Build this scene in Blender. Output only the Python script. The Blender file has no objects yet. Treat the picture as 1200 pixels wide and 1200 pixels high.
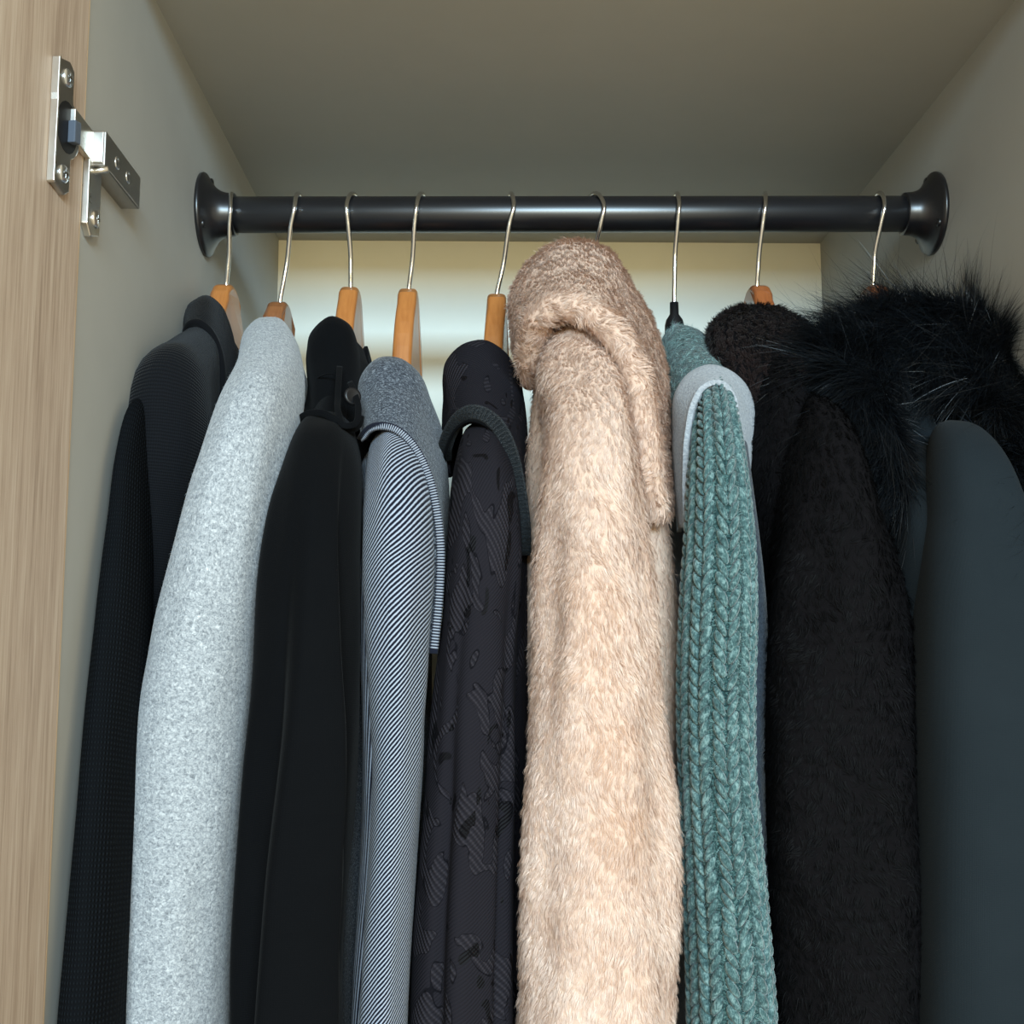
import bpy, math
import numpy as np
from mathutils import Vector, Matrix, Euler

rng = np.random.default_rng(7)
scene = bpy.context.scene
PI = math.pi

# ------------------------------------------------------------------ camera
F = 1380.0                                   # focal length in pixels of a 1200 px frame
CAM = Vector((0.0, -0.797, 1.5))
ROT = Euler((math.radians(90 + 6.86), 0, math.radians(-1.0)), 'XYZ').to_matrix()
cd = bpy.data.cameras.new('camera')
cam = bpy.data.objects.new('camera', cd)
scene.collection.objects.link(cam)
cam.location = CAM
cam.rotation_euler = ROT.to_euler()
cd.sensor_width = 36.0
cd.lens = 36.0 * F / 1200.0
cd.clip_start = 0.01
scene.camera = cam

# ------------------------------------------------------------------ light
scene.view_settings.view_transform = 'Standard'
scene.view_settings.look = 'None'
scene.view_settings.gamma = 1.0
scene.view_settings.exposure = 0.0
world = bpy.data.worlds.new('room_light')
scene.world = world
world.use_nodes = True
bg = world.node_tree.nodes['Background']
bg.inputs['Color'].default_value = (1.0, 0.87, 0.60, 1)
bg.inputs['Strength'].default_value = 0.80

ld = bpy.data.lights.new('window_daylight', 'AREA')
ld.shape = 'RECTANGLE'
ld.size = 1.8
ld.size_y = 0.36
ld.energy = 160.0
ld.color = (0.52, 0.78, 1.0)
lo = bpy.data.objects.new('window_daylight', ld)
scene.collection.objects.link(lo)
lo.location = (0.35, -3.25, 2.21)
lo.rotation_euler = (Vector((0.05, 0.0, 1.70)) - lo.location).to_track_quat('-Z', 'Y').to_euler()

# the lower half of the same window: sunlit garden
gd = bpy.data.lights.new('window_garden_light', 'AREA')
gd.shape = 'RECTANGLE'
gd.size = 1.8
gd.size_y = 0.55
gd.energy = 38.0
gd.color = (1.0, 0.86, 0.48)
go = bpy.data.objects.new('window_garden_light', gd)
scene.collection.objects.link(go)
go.location = (0.35, -3.25, 1.74)
go.rotation_euler = (Vector((0.05, 0.0, 1.75)) - go.location).to_track_quat('-Z', 'Y').to_euler()

# ------------------------------------------------------------------ helpers
def P(px, py, y):
    """point of the wardrobe at depth plane y that the photo shows at (px, py)"""
    r = ROT @ Vector(((px - 600.0) / F, (600.0 - py) / F, -1.0))
    t = (y - CAM.y) / r.y
    return np.array(CAM + r * t)

def mesh_from(name, V, faces):
    me = bpy.data.meshes.new(name)
    me.from_pydata([tuple(map(float, v)) for v in V], [], faces)
    me.update()
    return me

def link(name, me, mat, parent=None, smooth=True):
    if smooth:
        me.polygons.foreach_set('use_smooth', [True] * len(me.polygons))
    if mat is not None:
        me.materials.append(mat)
    o = bpy.data.objects.new(name, me)
    scene.collection.objects.link(o)
    if parent is not None:
        o.parent = parent
    return o

def root_loc(parent):
    v = np.zeros(3)
    while parent is not None:
        v += np.array(parent.location)
        parent = parent.parent
    return v

def mk(name, V, faces, mat, parent=None, smooth=True):
    V = np.asarray(V, float) - root_loc(parent)
    return link(name, mesh_from(name, V, faces), mat, parent, smooth)

def thing(name, label, cat, loc, group=None):
    o = bpy.data.objects.new(name, None)
    o.empty_display_size = 0.03
    scene.collection.objects.link(o)
    o.location = loc
    o['label'] = label
    o['category'] = cat
    if group:
        o['group'] = group
    return o

def structure(o):
    o['kind'] = 'structure'
    return o

def bevel(o, w, seg=2, angle=35):
    m = o.modifiers.new('bevel', 'BEVEL')
    m.width = w; m.segments = seg; m.limit_method = 'ANGLE'; m.angle_limit = math.radians(angle)
    return o

def solidify(o, t, off=0.0):
    m = o.modifiers.new('thickness', 'SOLIDIFY')
    m.thickness = t; m.offset = off
    return o

def box_vf(x0, x1, y0, y1, z0, z1):
    V = [(x, y, z) for x in (x0, x1) for y in (y0, y1) for z in (z0, z1)]
    Fc = [(0, 1, 3, 2), (4, 6, 7, 5), (0, 4, 5, 1), (2, 3, 7, 6), (0, 2, 6, 4), (1, 5, 7, 3)]
    return V, Fc

def catmull(pts, n, closed=False):
    """resample rows of numbers smoothly (cubic Hermite, monotone-ish), uniform in control length"""
    A = np.asarray(pts, float)
    d = np.linalg.norm(np.diff(A[:, :3], axis=0), axis=1) if A.shape[1] >= 3 else np.abs(np.diff(A[:, 0]))
    d = np.maximum(d, 1e-9)
    t = np.concatenate([[0], np.cumsum(d)])
    m = np.zeros_like(A)
    sl = np.diff(A, axis=0) / d[:, None]
    m[0] = sl[0]; m[-1] = sl[-1]
    for i in range(1, len(A) - 1):
        w0, w1 = d[i], d[i - 1]
        m[i] = (sl[i - 1] * w0 + sl[i] * w1) / (w0 + w1)
    q = np.linspace(0, t[-1], n)
    out = np.zeros((n, A.shape[1]))
    idx = np.clip(np.searchsorted(t, q, side='right') - 1, 0, len(A) - 2)
    h = d[idx]; s = (q - t[idx]) / h
    s = s[:, None]; h = h[:, None]
    out = ((2 * s**3 - 3 * s**2 + 1) * A[idx] + (s**3 - 2 * s**2 + s) * h * m[idx]
           + (-2 * s**3 + 3 * s**2) * A[idx + 1] + (s**3 - s**2) * h * m[idx + 1])
    return out

def grid_mesh(name, G, mat, parent, wrap=True, cap0=False, cap1=False, uv=None):
    """G[rows, cols, 3]; wrap joins last column to first"""
    nr, ns = G.shape[:2]
    V = (G.reshape(-1, 3) - root_loc(parent))
    faces = []
    cols = ns if wrap else ns - 1
    for i in range(nr - 1):
        a = i * ns; b = (i + 1) * ns
        for j in range(cols):
            k = (j + 1) % ns
            faces.append((a + j, a + k, b + k, b + j) if wrap else (a + j, b + j, b + k, a + k))
    if cap0: faces.append(tuple(range(ns))[::-1])
    if cap1: faces.append(tuple((nr - 1) * ns + j for j in range(ns)))
    me = mesh_from(name, V, faces)
    # UVs in metres
    du = np.linalg.norm(np.diff(G, axis=1), axis=2).mean()
    dv = np.linalg.norm(np.diff(G, axis=0), axis=2).mean(axis=1)
    vv = np.concatenate([[0], np.cumsum(dv)])
    lay = me.uv_layers.new(name='UVMap')
    li = np.empty(len(me.loops), dtype=np.int32)
    me.loops.foreach_get('vertex_index', li)
    rows = li // ns; cl = (li % ns).astype(float)
    # wrapped column
    pol_start = np.empty(len(me.polygons), dtype=np.int32); me.polygons.foreach_get('loop_start', pol_start)
    pol_tot = np.empty(len(me.polygons), dtype=np.int32); me.polygons.foreach_get('loop_total', pol_tot)
    if wrap:
        for s, t in zip(pol_start, pol_tot):
            if t == 4:
                c = cl[s:s + 4]
                if c.max() - c.min() > 1.5:
                    c[c < 0.5] += ns
                    cl[s:s + 4] = c
    uvs = np.stack([cl * du, vv[rows]], axis=1)
    lay.data.foreach_set('uv', uvs.astype(np.float32).ravel())
    return link(name, me, mat, parent)

def tube_grid(rows, nr=120, ns=48, fold=None, power=0.9, cap=True):
    """sleeve-like tube. rows: (py, xl, xr, y centre, half depth)"""
    ctl = []
    for r in rows:
        py, xl, xr, yc, hd = r[:5]
        c = P((xl + xr) / 2, py, yc)
        hw = np.linalg.norm(P(xr, py, yc) - P(xl, py, yc)) / 2
        ctl.append([c[0], c[1], c[2], hw, hd])
    R = catmull(ctl, nr)
    C = R[:, :3]
    T = np.gradient(C, axis=0); T /= np.linalg.norm(T, axis=1)[:, None]
    X = np.array([1.0, 0, 0])
    U = X - (T @ X)[:, None] * T; U /= np.linalg.norm(U, axis=1)[:, None]
    Vn = np.cross(T, U)
    th = np.linspace(0, 2 * PI, ns, endpoint=False) - PI / 2
    length = np.concatenate([[0], np.cumsum(np.linalg.norm(np.diff(C, axis=0), axis=1))])
    cs = np.sign(np.cos(th)) * np.abs(np.cos(th)) ** power
    sn = np.sign(np.sin(th)) * np.abs(np.sin(th)) ** power
    hw = R[:, 3][:, None]; hd = R[:, 4][:, None]
    off = fold(th[None, :], length[:, None]) if fold is not None else 0.0
    off = off * np.ones((nr, ns))
    G = (C[:, None, :] + U[:, None, :] * ((hw + off) * cs[None, :])[..., None]
         + Vn[:, None, :] * ((hd + off) * sn[None, :])[..., None])
    if cap:   # rounded upper end
        extra = []
        n = 6
        for k in range(n, 0, -1):
            a = (k / n) * PI / 2
            sc = max(math.cos(a), 0.02)
            c = C[0] - T[0] * R[0, 4] * math.sin(a)
            extra.append(c[None, :] + (G[0] - C[0]) * sc)
        G = np.concatenate([np.array(extra), G], axis=0)
    return G

def band_grid(O, H, n=60, m=14, bulge=0.012, back=0.05, shrink=0.75):
    """collar-like sheet: O = outer fold line, H = hem, matched lists of (px, py, y)"""
    Oc = np.array([P(*o) for o in O]); Hc = np.array([P(*h) for h in H])
    Oc = catmull(Oc, n); Hc = catmull(Hc, n)
    cen = Oc.mean(axis=0)
    B = cen + (Oc - cen) * shrink + np.array([0, back, 0]); B[:, 2] -= 0.004
    B2 = cen + (Oc - cen) * (shrink * .97 + .03) + np.array([0, back * .45, 0])
    mid = (Oc + Hc) / 2
    tc = np.array(CAM) - mid; tc /= np.linalg.norm(tc, axis=1)[:, None]
    outw = (Oc - Hc); outw /= np.maximum(np.linalg.norm(outw, axis=1), 1e-6)[:, None]
    M = mid + tc * bulge + outw * bulge * 0.55
    out = np.zeros((m, n, 3))
    for j in range(n):
        out[:, j] = catmull(np.array([B[j], B2[j], Oc[j], M[j], Hc[j]]), m)
    return out

def wobble(seed, amp=0.0015, k=(2, 3, 5), l=(9, 16, 27)):
    r = np.random.default_rng(seed)
    ph = r.uniform(0, 6.28, (3, 2)); a = r.uniform(.5, 1, 3)
    def f(th, s):
        o = 0
        for i in range(3):
            o = o + a[i] * np.sin(k[i] * th + ph[i, 0] + 1.4 * np.sin(l[i] * .5 * s + ph[i, 1])) * np.sin(l[i] * s + ph[i, 1])
        return amp * o
    return f

def wrinkle(seed, amp, n=12, kt=(1, 9), ks=(6, 70), base=None):
    r = np.random.default_rng(seed + 500)
    a = r.uniform(.4, 1, n); q = r.integers(kt[0], kt[1] + 1, n) * r.choice([-1, 1], n); w = r.uniform(ks[0], ks[1], n); ph = r.uniform(0, 6.28, n)
    def f(th, s):
        o = 0
        for i in range(n):
            o = o + a[i] * np.sin(q[i] * th + w[i] * s + ph[i]) / (1 + .012 * w[i] * abs(q[i]) ** .5)
        o = amp * o / math.sqrt(n) * 1.4
        return o + (base(th, s) if base is not None else 0)
    return f

def stack_grid(rows, ns=40, nr=60, power=0.55):
    """garment body: rows (z, xc, hw, y front, y back)"""
    A = []
    for z, xc, hw, yf, yb in rows:
        A.append([xc, (yf + yb) / 2, z, hw, (yb - yf) / 2])
    A = np.array(A)
    R = catmull(A, nr)
    th = np.linspace(0, 2 * PI, ns, endpoint=False)
    cs = np.sign(np.cos(th)) * np.abs(np.cos(th)) ** 0.8
    sn = np.sign(np.sin(th)) * np.abs(np.sin(th)) ** power
    G = np.zeros((nr, ns, 3))
    fl = 0.0022 * np.sin(5 * th + 1.0)[None, :] * np.linspace(0.2, 1, nr)[:, None]
    G[..., 0] = R[:, 0][:, None] + (R[:, 3][:, None] + fl) * cs[None]
    G[..., 1] = R[:, 1][:, None] + R[:, 4][:, None] * sn[None]
    G[..., 2] = R[:, 2][:, None]
    return G

def body(name, mat, parent, xn, xl, hwn, hwl, zneck, yf=-0.150, yb=0.185, zbot=0.75, drop=0.085):
    rows = [(zneck, xn, hwn * .5, -.035, .035), (zneck - .012, xn, hwn * .8, -.05, .05),
            (zneck - .045, xn, hwn, yf * .6, yb * .6),
            (zneck - drop, xn + (xl - xn) * .25, hwn + (hwl - hwn) * .3, yf * .93, yb * .95),
            (zneck - drop - .05, xn + (xl - xn) * .4, hwn + (hwl - hwn) * .5, yf, yb),
            (zneck - drop - .2, xn + (xl - xn) * .8, hwn + (hwl - hwn) * .9, yf, yb),
            (zneck - drop - .4, xl, hwl, yf, yb), (zbot, xl, hwl, yf, yb)]
    return grid_mesh(name, stack_grid(rows), mat, parent, cap0=True, cap1=True)

def wire_vf(path, r, ns=10, cap=True):
    C = np.asarray(path, float)
    n = len(C)
    r = np.ones(n) * r
    T = np.gradient(C, axis=0); T /= np.linalg.norm(T, axis=1)[:, None]
    ref = np.array([1.0, 0.0, 0.0]) if abs(T[0][0]) < 0.8 else np.array([0, 0, 1.0])
    V = []; Fc = []
    U = ref - ref.dot(T[0]) * T[0]; U /= np.linalg.norm(U)
    for i in range(n):
        U = U - U.dot(T[i]) * T[i]; U /= np.linalg.norm(U)
        W = np.cross(T[i], U)
        for j in range(ns):
            a = 2 * PI * j / ns
            V.append(C[i] + r[i] * (U * math.cos(a) + W * math.sin(a)))
    for i in range(n - 1):
        for j in range(ns):
            k = (j + 1) % ns
            Fc.append((i * ns + j, i * ns + k, (i + 1) * ns + k, (i + 1) * ns + j))
    if cap:
        Fc.append(tuple(range(ns))[::-1]); Fc.append(tuple((n - 1) * ns + j for j in range(ns)))
    return V, Fc

def lathe_vf(prof, base, axis, ns=32):
    """prof: (distance along axis, radius)"""
    axis = np.array(axis, float); axis /= np.linalg.norm(axis)
    ref = np.array([0, 0, 1.0]) if abs(axis[2]) < .8 else np.array([1.0, 0, 0])
    U = np.cross(ref, axis); U /= np.linalg.norm(U); W = np.cross(axis, U)
    V = []; Fc = []
    for d, r in prof:
        for j in range(ns):
            a = 2 * PI * j / ns
            V.append(np.array(base) + axis * d + r * (U * math.cos(a) + W * math.sin(a)))
    for i in range(len(prof) - 1):
        for j in range(ns):
            k = (j + 1) % ns
            Fc.append((i * ns + j, i * ns + k, (i + 1) * ns + k, (i + 1) * ns + j))
    Fc.append(tuple(range(ns))[::-1]); Fc.append(tuple((len(prof) - 1) * ns + j for j in range(ns)))
    return V, Fc

def sampler(G, n, r, wrap=True, rows=(0.0, 1.0), cols=(0.0, 1.0)):
    """n random points on a grid surface: position, normal, down-tangent, across-tangent, u, v (metres)"""
    nr, ns = G.shape[:2]
    Gx = np.concatenate([G, G[:, :1]], axis=1) if wrap else G
    e1 = Gx[1:, :-1] - Gx[:-1, :-1]; e2 = Gx[:-1, 1:] - Gx[:-1, :-1]
    area = np.linalg.norm(np.cross(e1, e2), axis=2)
    R0, C0 = area.shape
    mask = np.zeros_like(area)
    mask[int(rows[0] * R0):int(math.ceil(rows[1] * R0)), int(cols[0] * C0):int(math.ceil(cols[1] * C0))] = 1
    w = (area * mask).ravel(); total = w.sum(); w = w / total
    pick = r.choice(R0 * C0, size=n, p=w)
    i = pick // C0; j = pick % C0
    a = r.random(n)[:, None]; b = r.random(n)[:, None]
    p = (Gx[i, j] * (1 - a) * (1 - b) + Gx[i + 1, j] * a * (1 - b) + Gx[i, j + 1] * (1 - a) * b + Gx[i + 1, j + 1] * a * b)
    td = (Gx[i + 1, j] - Gx[i, j]); ta = (Gx[i, j + 1] - Gx[i, j])
    du = np.linalg.norm(ta, axis=1).mean(); dv = np.linalg.norm(td, axis=1).mean()
    u = (j + b[:, 0]) * du; v = (i + a[:, 0]) * dv
    td /= np.maximum(np.linalg.norm(td, axis=1), 1e-9)[:, None]
    ta /= np.maximum(np.linalg.norm(ta, axis=1), 1e-9)[:, None]
    nn = np.cross(td, ta); nn /= np.maximum(np.linalg.norm(nn, axis=1), 1e-9)[:, None]
    return p, nn, td, ta, u, v, total

def ribbons(name, pts, width, side, mat, parent, tint):
    """pts[n, k, 3] strands as tapering flat ribbons, joined into one mesh"""
    n, k = pts.shape[:2]
    tap = (1.0 - np.linspace(0, 1, k) ** 1.6)[None, :, None] * np.asarray(width).reshape(-1, 1, 1) * .5
    tap[:, -1] = 0
    L = pts - side[:, None, :] * tap; Rr = pts + side[:, None, :] * tap
    V = np.concatenate([np.stack([L[:, :-1], Rr[:, :-1]], axis=2).reshape(n, -1, 3), pts[:, -1:]], axis=1)
    vc = V.shape[1]
    base = (np.arange(n) * vc)[:, None]
    idx = []; sizes = []
    for s in range(k - 2):
        idx.append(base + np.array([[2 * s, 2 * s + 1, 2 * s + 3, 2 * s + 2]])); sizes.append(4)
    s = k - 2
    idx.append(base + np.array([[2 * s, 2 * s + 1, 2 * s + 2]])); sizes.append(3)
    li = np.concatenate(idx, axis=1).astype(np.int32).ravel()
    sz = np.tile(np.array(sizes), n)
    st = np.concatenate([[0], np.cumsum(sz)[:-1]]).astype(np.int32)
    me = bpy.data.meshes.new(name)
    me.vertices.add(n * vc)
    me.vertices.foreach_set('co', (V.reshape(-1, 3) - root_loc(parent)).astype(np.float32).ravel())
    me.loops.add(len(li)); me.loops.foreach_set('vertex_index', li)
    me.polygons.add(len(sz)); me.polygons.foreach_set('loop_start', st)
    at = me.attributes.new('tint', 'FLOAT', 'POINT')
    at.data.foreach_set('value', np.repeat(tint, vc).astype(np.float32))
    me.update(calc_edges=True)
    me.validate()
    o = link(name, me, mat, parent)
    o['kind'] = 'stuff'
    return o

def fur(name, G, mat, parent, n, length, width, lift=0.35, clump=0.006, clumping=0.7, k=5, seed=1, wrap=True,
        rows=(0, 1), cols=(0, 1), comb=1.0, blotch=0.0, wave=0.5, grav=0.3, curl=0.25, wavelen=0.05, across=0.0):
    r = np.random.default_rng(seed)
    p, nn, td, ta, u, v, area = sampler(G, n, r, wrap, rows, cols)
    nn = nn * (-1.0 if wrap else 1.0)
    # slowly turning comb direction
    kk = 2 * PI / wavelen
    ang = wave * (np.sin(kk * u + 1.7 * np.sin(kk * .6 * v + seed)) * np.cos(kk * .8 * v + 2.1 * np.sin(kk * .5 * u)) + .5 * np.sin(kk * 1.9 * v + kk * 1.3 * u + seed))
    d = td * np.cos(ang)[:, None] * comb + ta * (np.sin(ang) + across)[:, None] + np.array([0, 0, -grav])
    d -= (d * nn).sum(1)[:, None] * nn
    d /= np.maximum(np.linalg.norm(d, axis=1), 1e-6)[:, None]
    # locks
    row = np.floor(v / clump)
    cu = np.floor(u / clump + (row % 2) * .5)
    h = lambda a, b, c: np.modf(np.abs(np.sin(a * 127.1 + b * 311.7 + c * 74.7 + seed) * 43758.5453))[0]
    j1, j2, j3, j4 = h(cu, row, 1), h(cu, row, 2), h(cu, row, 3), h(cu, row, 4)
    ucn = (cu - (row % 2) * .5 + .2 + .6 * j1) * clump; vcn = (row + .2 + .6 * j2) * clump
    du = (u - ucn)[:, None]; dv = (v - vcn)[:, None]
    ln = length * (.65 + .5 * r.random(n)) * (.75 + .5 * j3)
    lf = np.clip(lift * (.5 + j4) + .12 * r.standard_normal(n), .03, 1.2)
    tw = (j3 - .5) * 2 * curl
    side0 = np.cross(d, nn)
    d2 = d + side0 * tw[:, None] + .6 * min(curl, .27) * r.standard_normal((n, 3)); d2 /= np.linalg.norm(d2, axis=1)[:, None]
    pts = np.zeros((n, k, 3)); cur = p - nn * 0.0008; pts[:, 0] = cur
    for s in range(1, k):
        f = s / (k - 1)
        dd = nn * (lf * (1.25 - f))[:, None] + d2 * (.35 + .75 * f) + side0 * (curl * np.sin(f * 5 + j1 * 6.28))[:, None]
        dd /= np.linalg.norm(dd, axis=1)[:, None]
        cur = cur + dd * (ln / (k - 1))[:, None]
        pts[:, s] = cur - clumping * f ** 1.3 * (ta * du + td * dv)
    side = np.cross(d2, nn); side /= np.linalg.norm(side, axis=1)[:, None]
    side = side + .35 * nn * r.standard_normal(n)[:, None]; side /= np.linalg.norm(side, axis=1)[:, None]
    tint = .5 + .22 * r.standard_normal(n) + .35 * (j2 - .5)
    if blotch:
        un = (u - u.min()) / (u.max() - u.min())
        ctr = .52 + .06 * np.sin(9 * v + 1.0)
        q = np.exp(-((un - ctr) / .10) ** 2) * (.55 + .45 * np.sin(21 * v + 2.0)) + .35 * np.sin(70 * u + 3 * np.sin(31 * v)) * np.sin(48 * v + 1.3)
        tint = tint + .22 - blotch * q
    tint = np.clip(tint, 0, 1)
    return ribbons(name, pts, width * (.7 + .6 * r.random(n)), side, mat, parent, tint)

# ------------------------------------------------------------------ materials
class NT:
    def __init__(s, name):
        s.m = bpy.data.materials.new(name); s.m.use_nodes = True
        s.t = s.m.node_tree; s.b = s.t.nodes['Principled BSDF']
        s.tc = s.t.nodes.new('ShaderNodeTexCoord')
    def n(s, typ, **kw):
        nd = s.t.nodes.new(typ)
        for k, v in kw.items(): setattr(nd, k, v)
        return nd
    def put(s, sock, v):
        if isinstance(v, bpy.types.NodeSocket): s.t.links.new(v, sock)
        elif isinstance(v, (tuple, list)) and len(v) == 3 and sock.type == 'RGBA': sock.default_value = (*v, 1)
        else: sock.default_value = v
    def math(s, op, a, b=0.0, c=None, clamp=False):
        nd = s.n('ShaderNodeMath', operation=op, use_clamp=clamp)
        s.put(nd.inputs[0], a); s.put(nd.inputs[1], b)
        if c is not None: s.put(nd.inputs[2], c)
        return nd.outputs[0]
    def map(s, vec, scale=(1, 1, 1), rot=(0, 0, 0), loc=(0, 0, 0)):
        nd = s.n('ShaderNodeMapping'); s.put(nd.inputs['Vector'], vec)
        nd.inputs['Scale'].default_value = scale; nd.inputs['Rotation'].default_value = rot; nd.inputs['Location'].default_value = loc
        return nd.outputs[0]
    def noise(s, vec, scale, detail=3.0, rough=.55, dist=0.0):
        nd = s.n('ShaderNodeTexNoise'); s.put(nd.inputs['Vector'], vec)
        nd.inputs['Scale'].default_value = scale; nd.inputs['Detail'].default_value = detail
        nd.inputs['Roughness'].default_value = rough; nd.inputs['Distortion'].default_value = dist
        return nd.outputs['Fac']
    def wave(s, vec, scale, dist=0.0, direction='X', profile='SIN', detail=0.0, dscale=1.0):
        nd = s.n('ShaderNodeTexWave', wave_type='BANDS', bands_direction=direction, wave_profile=profile)
        s.put(nd.inputs['Vector'], vec); nd.inputs['Scale'].default_value = scale
        nd.inputs['Distortion'].default_value = dist; nd.inputs['Detail'].default_value = detail
        nd.inputs['Detail Scale'].default_value = dscale
        return nd.outputs['Fac']
    def ramp(s, fac, stops, interp='LINEAR'):
        nd = s.n('ShaderNodeValToRGB'); cr = nd.color_ramp; cr.interpolation = interp
        while len(cr.elements) < len(stops): cr.elements.new(.5)
        for e, (p, c) in zip(cr.elements, stops):
            e.position = p; e.color = (*c, 1) if len(c) == 3 else c
        s.put(nd.inputs['Fac'], fac)
        return nd.outputs['Color']
    def mix(s, fac, a, b, blend='MIX'):
        nd = s.n('ShaderNodeMix', data_type='RGBA', blend_type=blend)
        s.put(nd.inputs['Factor'], fac); s.put(nd.inputs['A'], a) if False else None
        s.put(nd.inputs[6], a); s.put(nd.inputs[7], b)
        return nd.outputs[2]
    def bump(s, height, strength=.5, dist=.001, normal=None):
        nd = s.n('ShaderNodeBump'); nd.inputs['Strength'].default_value = strength
        nd.inputs['Distance'].default_value = dist; s.put(nd.inputs['Height'], height)
        if normal is not None: s.put(nd.inputs['Normal'], normal)
        return nd.outputs[0]
    def done(s, color=None, rough=.8, normal=None, metal=0.0, sheen=0.0, spec=.5, coat=0.0, sheen_tint=None, sheen_rough=.4):
        b = s.b
        if color is not None: s.put(b.inputs['Base Color'], color)
        s.put(b.inputs['Roughness'], rough); b.inputs['Metallic'].default_value = metal
        b.inputs['Specular IOR Level'].default_value = spec
        b.inputs['Sheen Weight'].default_value = sheen
        b.inputs['Sheen Roughness'].default_value = sheen_rough
        if sheen_tint: b.inputs['Sheen Tint'].default_value = (*sheen_tint, 1)
        b.inputs['Coat Weight'].default_value = coat
        if normal is not None: s.put(b.inputs['Normal'], normal)
        return s.m
    @property
    def uv(s): return s.tc.outputs['UV']
    @property
    def ob(s): return s.tc.outputs['Object']

def srgb(r, g, b):
    f = lambda c: (c / 255 / 12.92) if c / 255 <= .04045 else ((c / 255 + .055) / 1.055) ** 2.4
    return (f(r), f(g), f(b))

def m_panel():
    t = NT('panel_laminate')
    c = t.mix(t.noise(t.ob, 40, 5), srgb(168, 167, 161), srgb(174, 173, 167))
    return t.done(c, .55, t.bump(t.noise(t.ob, 900, 3), .08, .0004), spec=.35)

def m_back():
    t = NT('back_panel_laminate')
    c = t.mix(t.noise(t.ob, 30, 4), srgb(230, 224, 206), srgb(235, 229, 212))
    return t.done(c, .6, t.bump(t.noise(t.ob, 700, 3), .08, .0004), spec=.3)

def m_oak():
    t = NT('oak_laminate')
    g = t.map(t.ob, (1.0, 60, 1.6)); g2 = t.map(t.ob, (1.0, 340, 9.0)); g3 = t.map(t.ob, (1, 14, .5))
    n1 = t.noise(g, 1.6, 5, .6, .6); n2 = t.noise(g2, 2.0, 4, .65); n3 = t.noise(g3, 1.5, 2)
    f = t.math('ADD', t.math('MULTIPLY', n1, .28), t.math('ADD', t.math('MULTIPLY', n2, .55), t.math('MULTIPLY', n3, .25)))
    c = t.ramp(f, [(.38, srgb(146, 125, 107)), (.50, srgb(172, 151, 132)), (.62, srgb(187, 168, 149)), (.75, srgb(198, 182, 165))])
    return t.done(c, .5, t.bump(n2, .12, .0004), spec=.35)

def m_edge():
    t = NT('oak_edge_band')
    n = t.noise(t.map(t.ob, (40, 40, 2)), 3, 3)
    return t.done(t.ramp(n, [(.3, srgb(170, 142, 113)), (.7, srgb(200, 174, 144))]), .5)

def m_metal(name, col, rough, scale=300):
    t = NT(name)
    return t.done(t.mix(t.noise(t.ob, scale, 3), tuple(c * .9 for c in col), col), t.math('ADD', t.math('MULTIPLY', t.noise(t.ob, 90, 3), .12), rough - .05), metal=1.0)

def m_black_metal():
    t = NT('black_powder_coat')
    n = t.noise(t.ob, 1200, 2)
    return t.done(t.mix(t.noise(t.ob, 60, 4), (.005, .005, .006), (.008, .008, .010)), .33, t.bump(n, .04, .0003), spec=.8)

def m_hanger(name, c1, c2):
    t = NT(name)
    n = t.noise(t.map(t.ob, (260, 18, 40)), 1.0, 4, .6, .4)
    return t.done(t.ramp(n, [(.3, c1), (.7, c2)]), .32, spec=.5, coat=.25)

def m_plain(name, c1, c2, rough=.9, scale=900, bump=.3, sheen=.1, spec=.10):
    t = NT(name)
    w = t.math('ADD', t.wave(t.uv, 420, 0.4, 'X'), t.wave(t.uv, 420, 0.4, 'Y'))
    n = t.noise(t.uv, scale, 3)
    c = t.mix(t.noise(t.uv, 22, 4, .6), c1, c2)
    return t.done(c, rough, t.bump(t.math('ADD', t.math('MULTIPLY', w, .4), n), bump, .0003), sheen=sheen, spec=spec)

def m_greywool():
    t = NT('grey_melange_wool')
    a = t.noise(t.map(t.uv, (1, 1, 1)), 560, 4, .65, .8); b = t.noise(t.uv, 1200, 3, .6, .5); c0 = t.noise(t.uv, 120, 2)
    f = t.math('ADD', t.math('MULTIPLY', a, .62), t.math('ADD', t.math('MULTIPLY', b, .30), t.math('MULTIPLY', c0, .10)))
    c = t.ramp(f, [(.36, srgb(100, 104, 109)), (.46, srgb(138, 142, 146)), (.56, srgb(166, 169, 172)), (.67, srgb(204, 206, 207))])
    return t.done(c, .95, t.bump(f, .55, .0012), sheen=.25, spec=.1)

def m_waffle():
    t = NT('black_waffle_knit')
    a = t.wave(t.uv, 125, 0.5, 'X'); b = t.wave(t.uv, 125, 0.5, 'Y')
    h = t.math('MULTIPLY', a, b)
    c = t.mix(h, srgb(9, 11, 14), srgb(21, 25, 29))
    return t.done(c, .9, t.bump(h, .8, .0012), sheen=.0, spec=.06)

def m_fineknit():
    t = NT('black_fine_knit')
    a = t.wave(t.uv, 230, 0.8, 'Y'); b = t.wave(t.uv, 260, 0.6, 'X')
    h = t.math('ADD', t.math('MULTIPLY', a, .7), t.math('MULTIPLY', b, .3))
    c = t.mix(h, srgb(10, 11, 14), srgb(18, 20, 24))
    return t.done(c, .92, t.bump(h, .6, .0008), sheen=.05, spec=.1)

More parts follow.
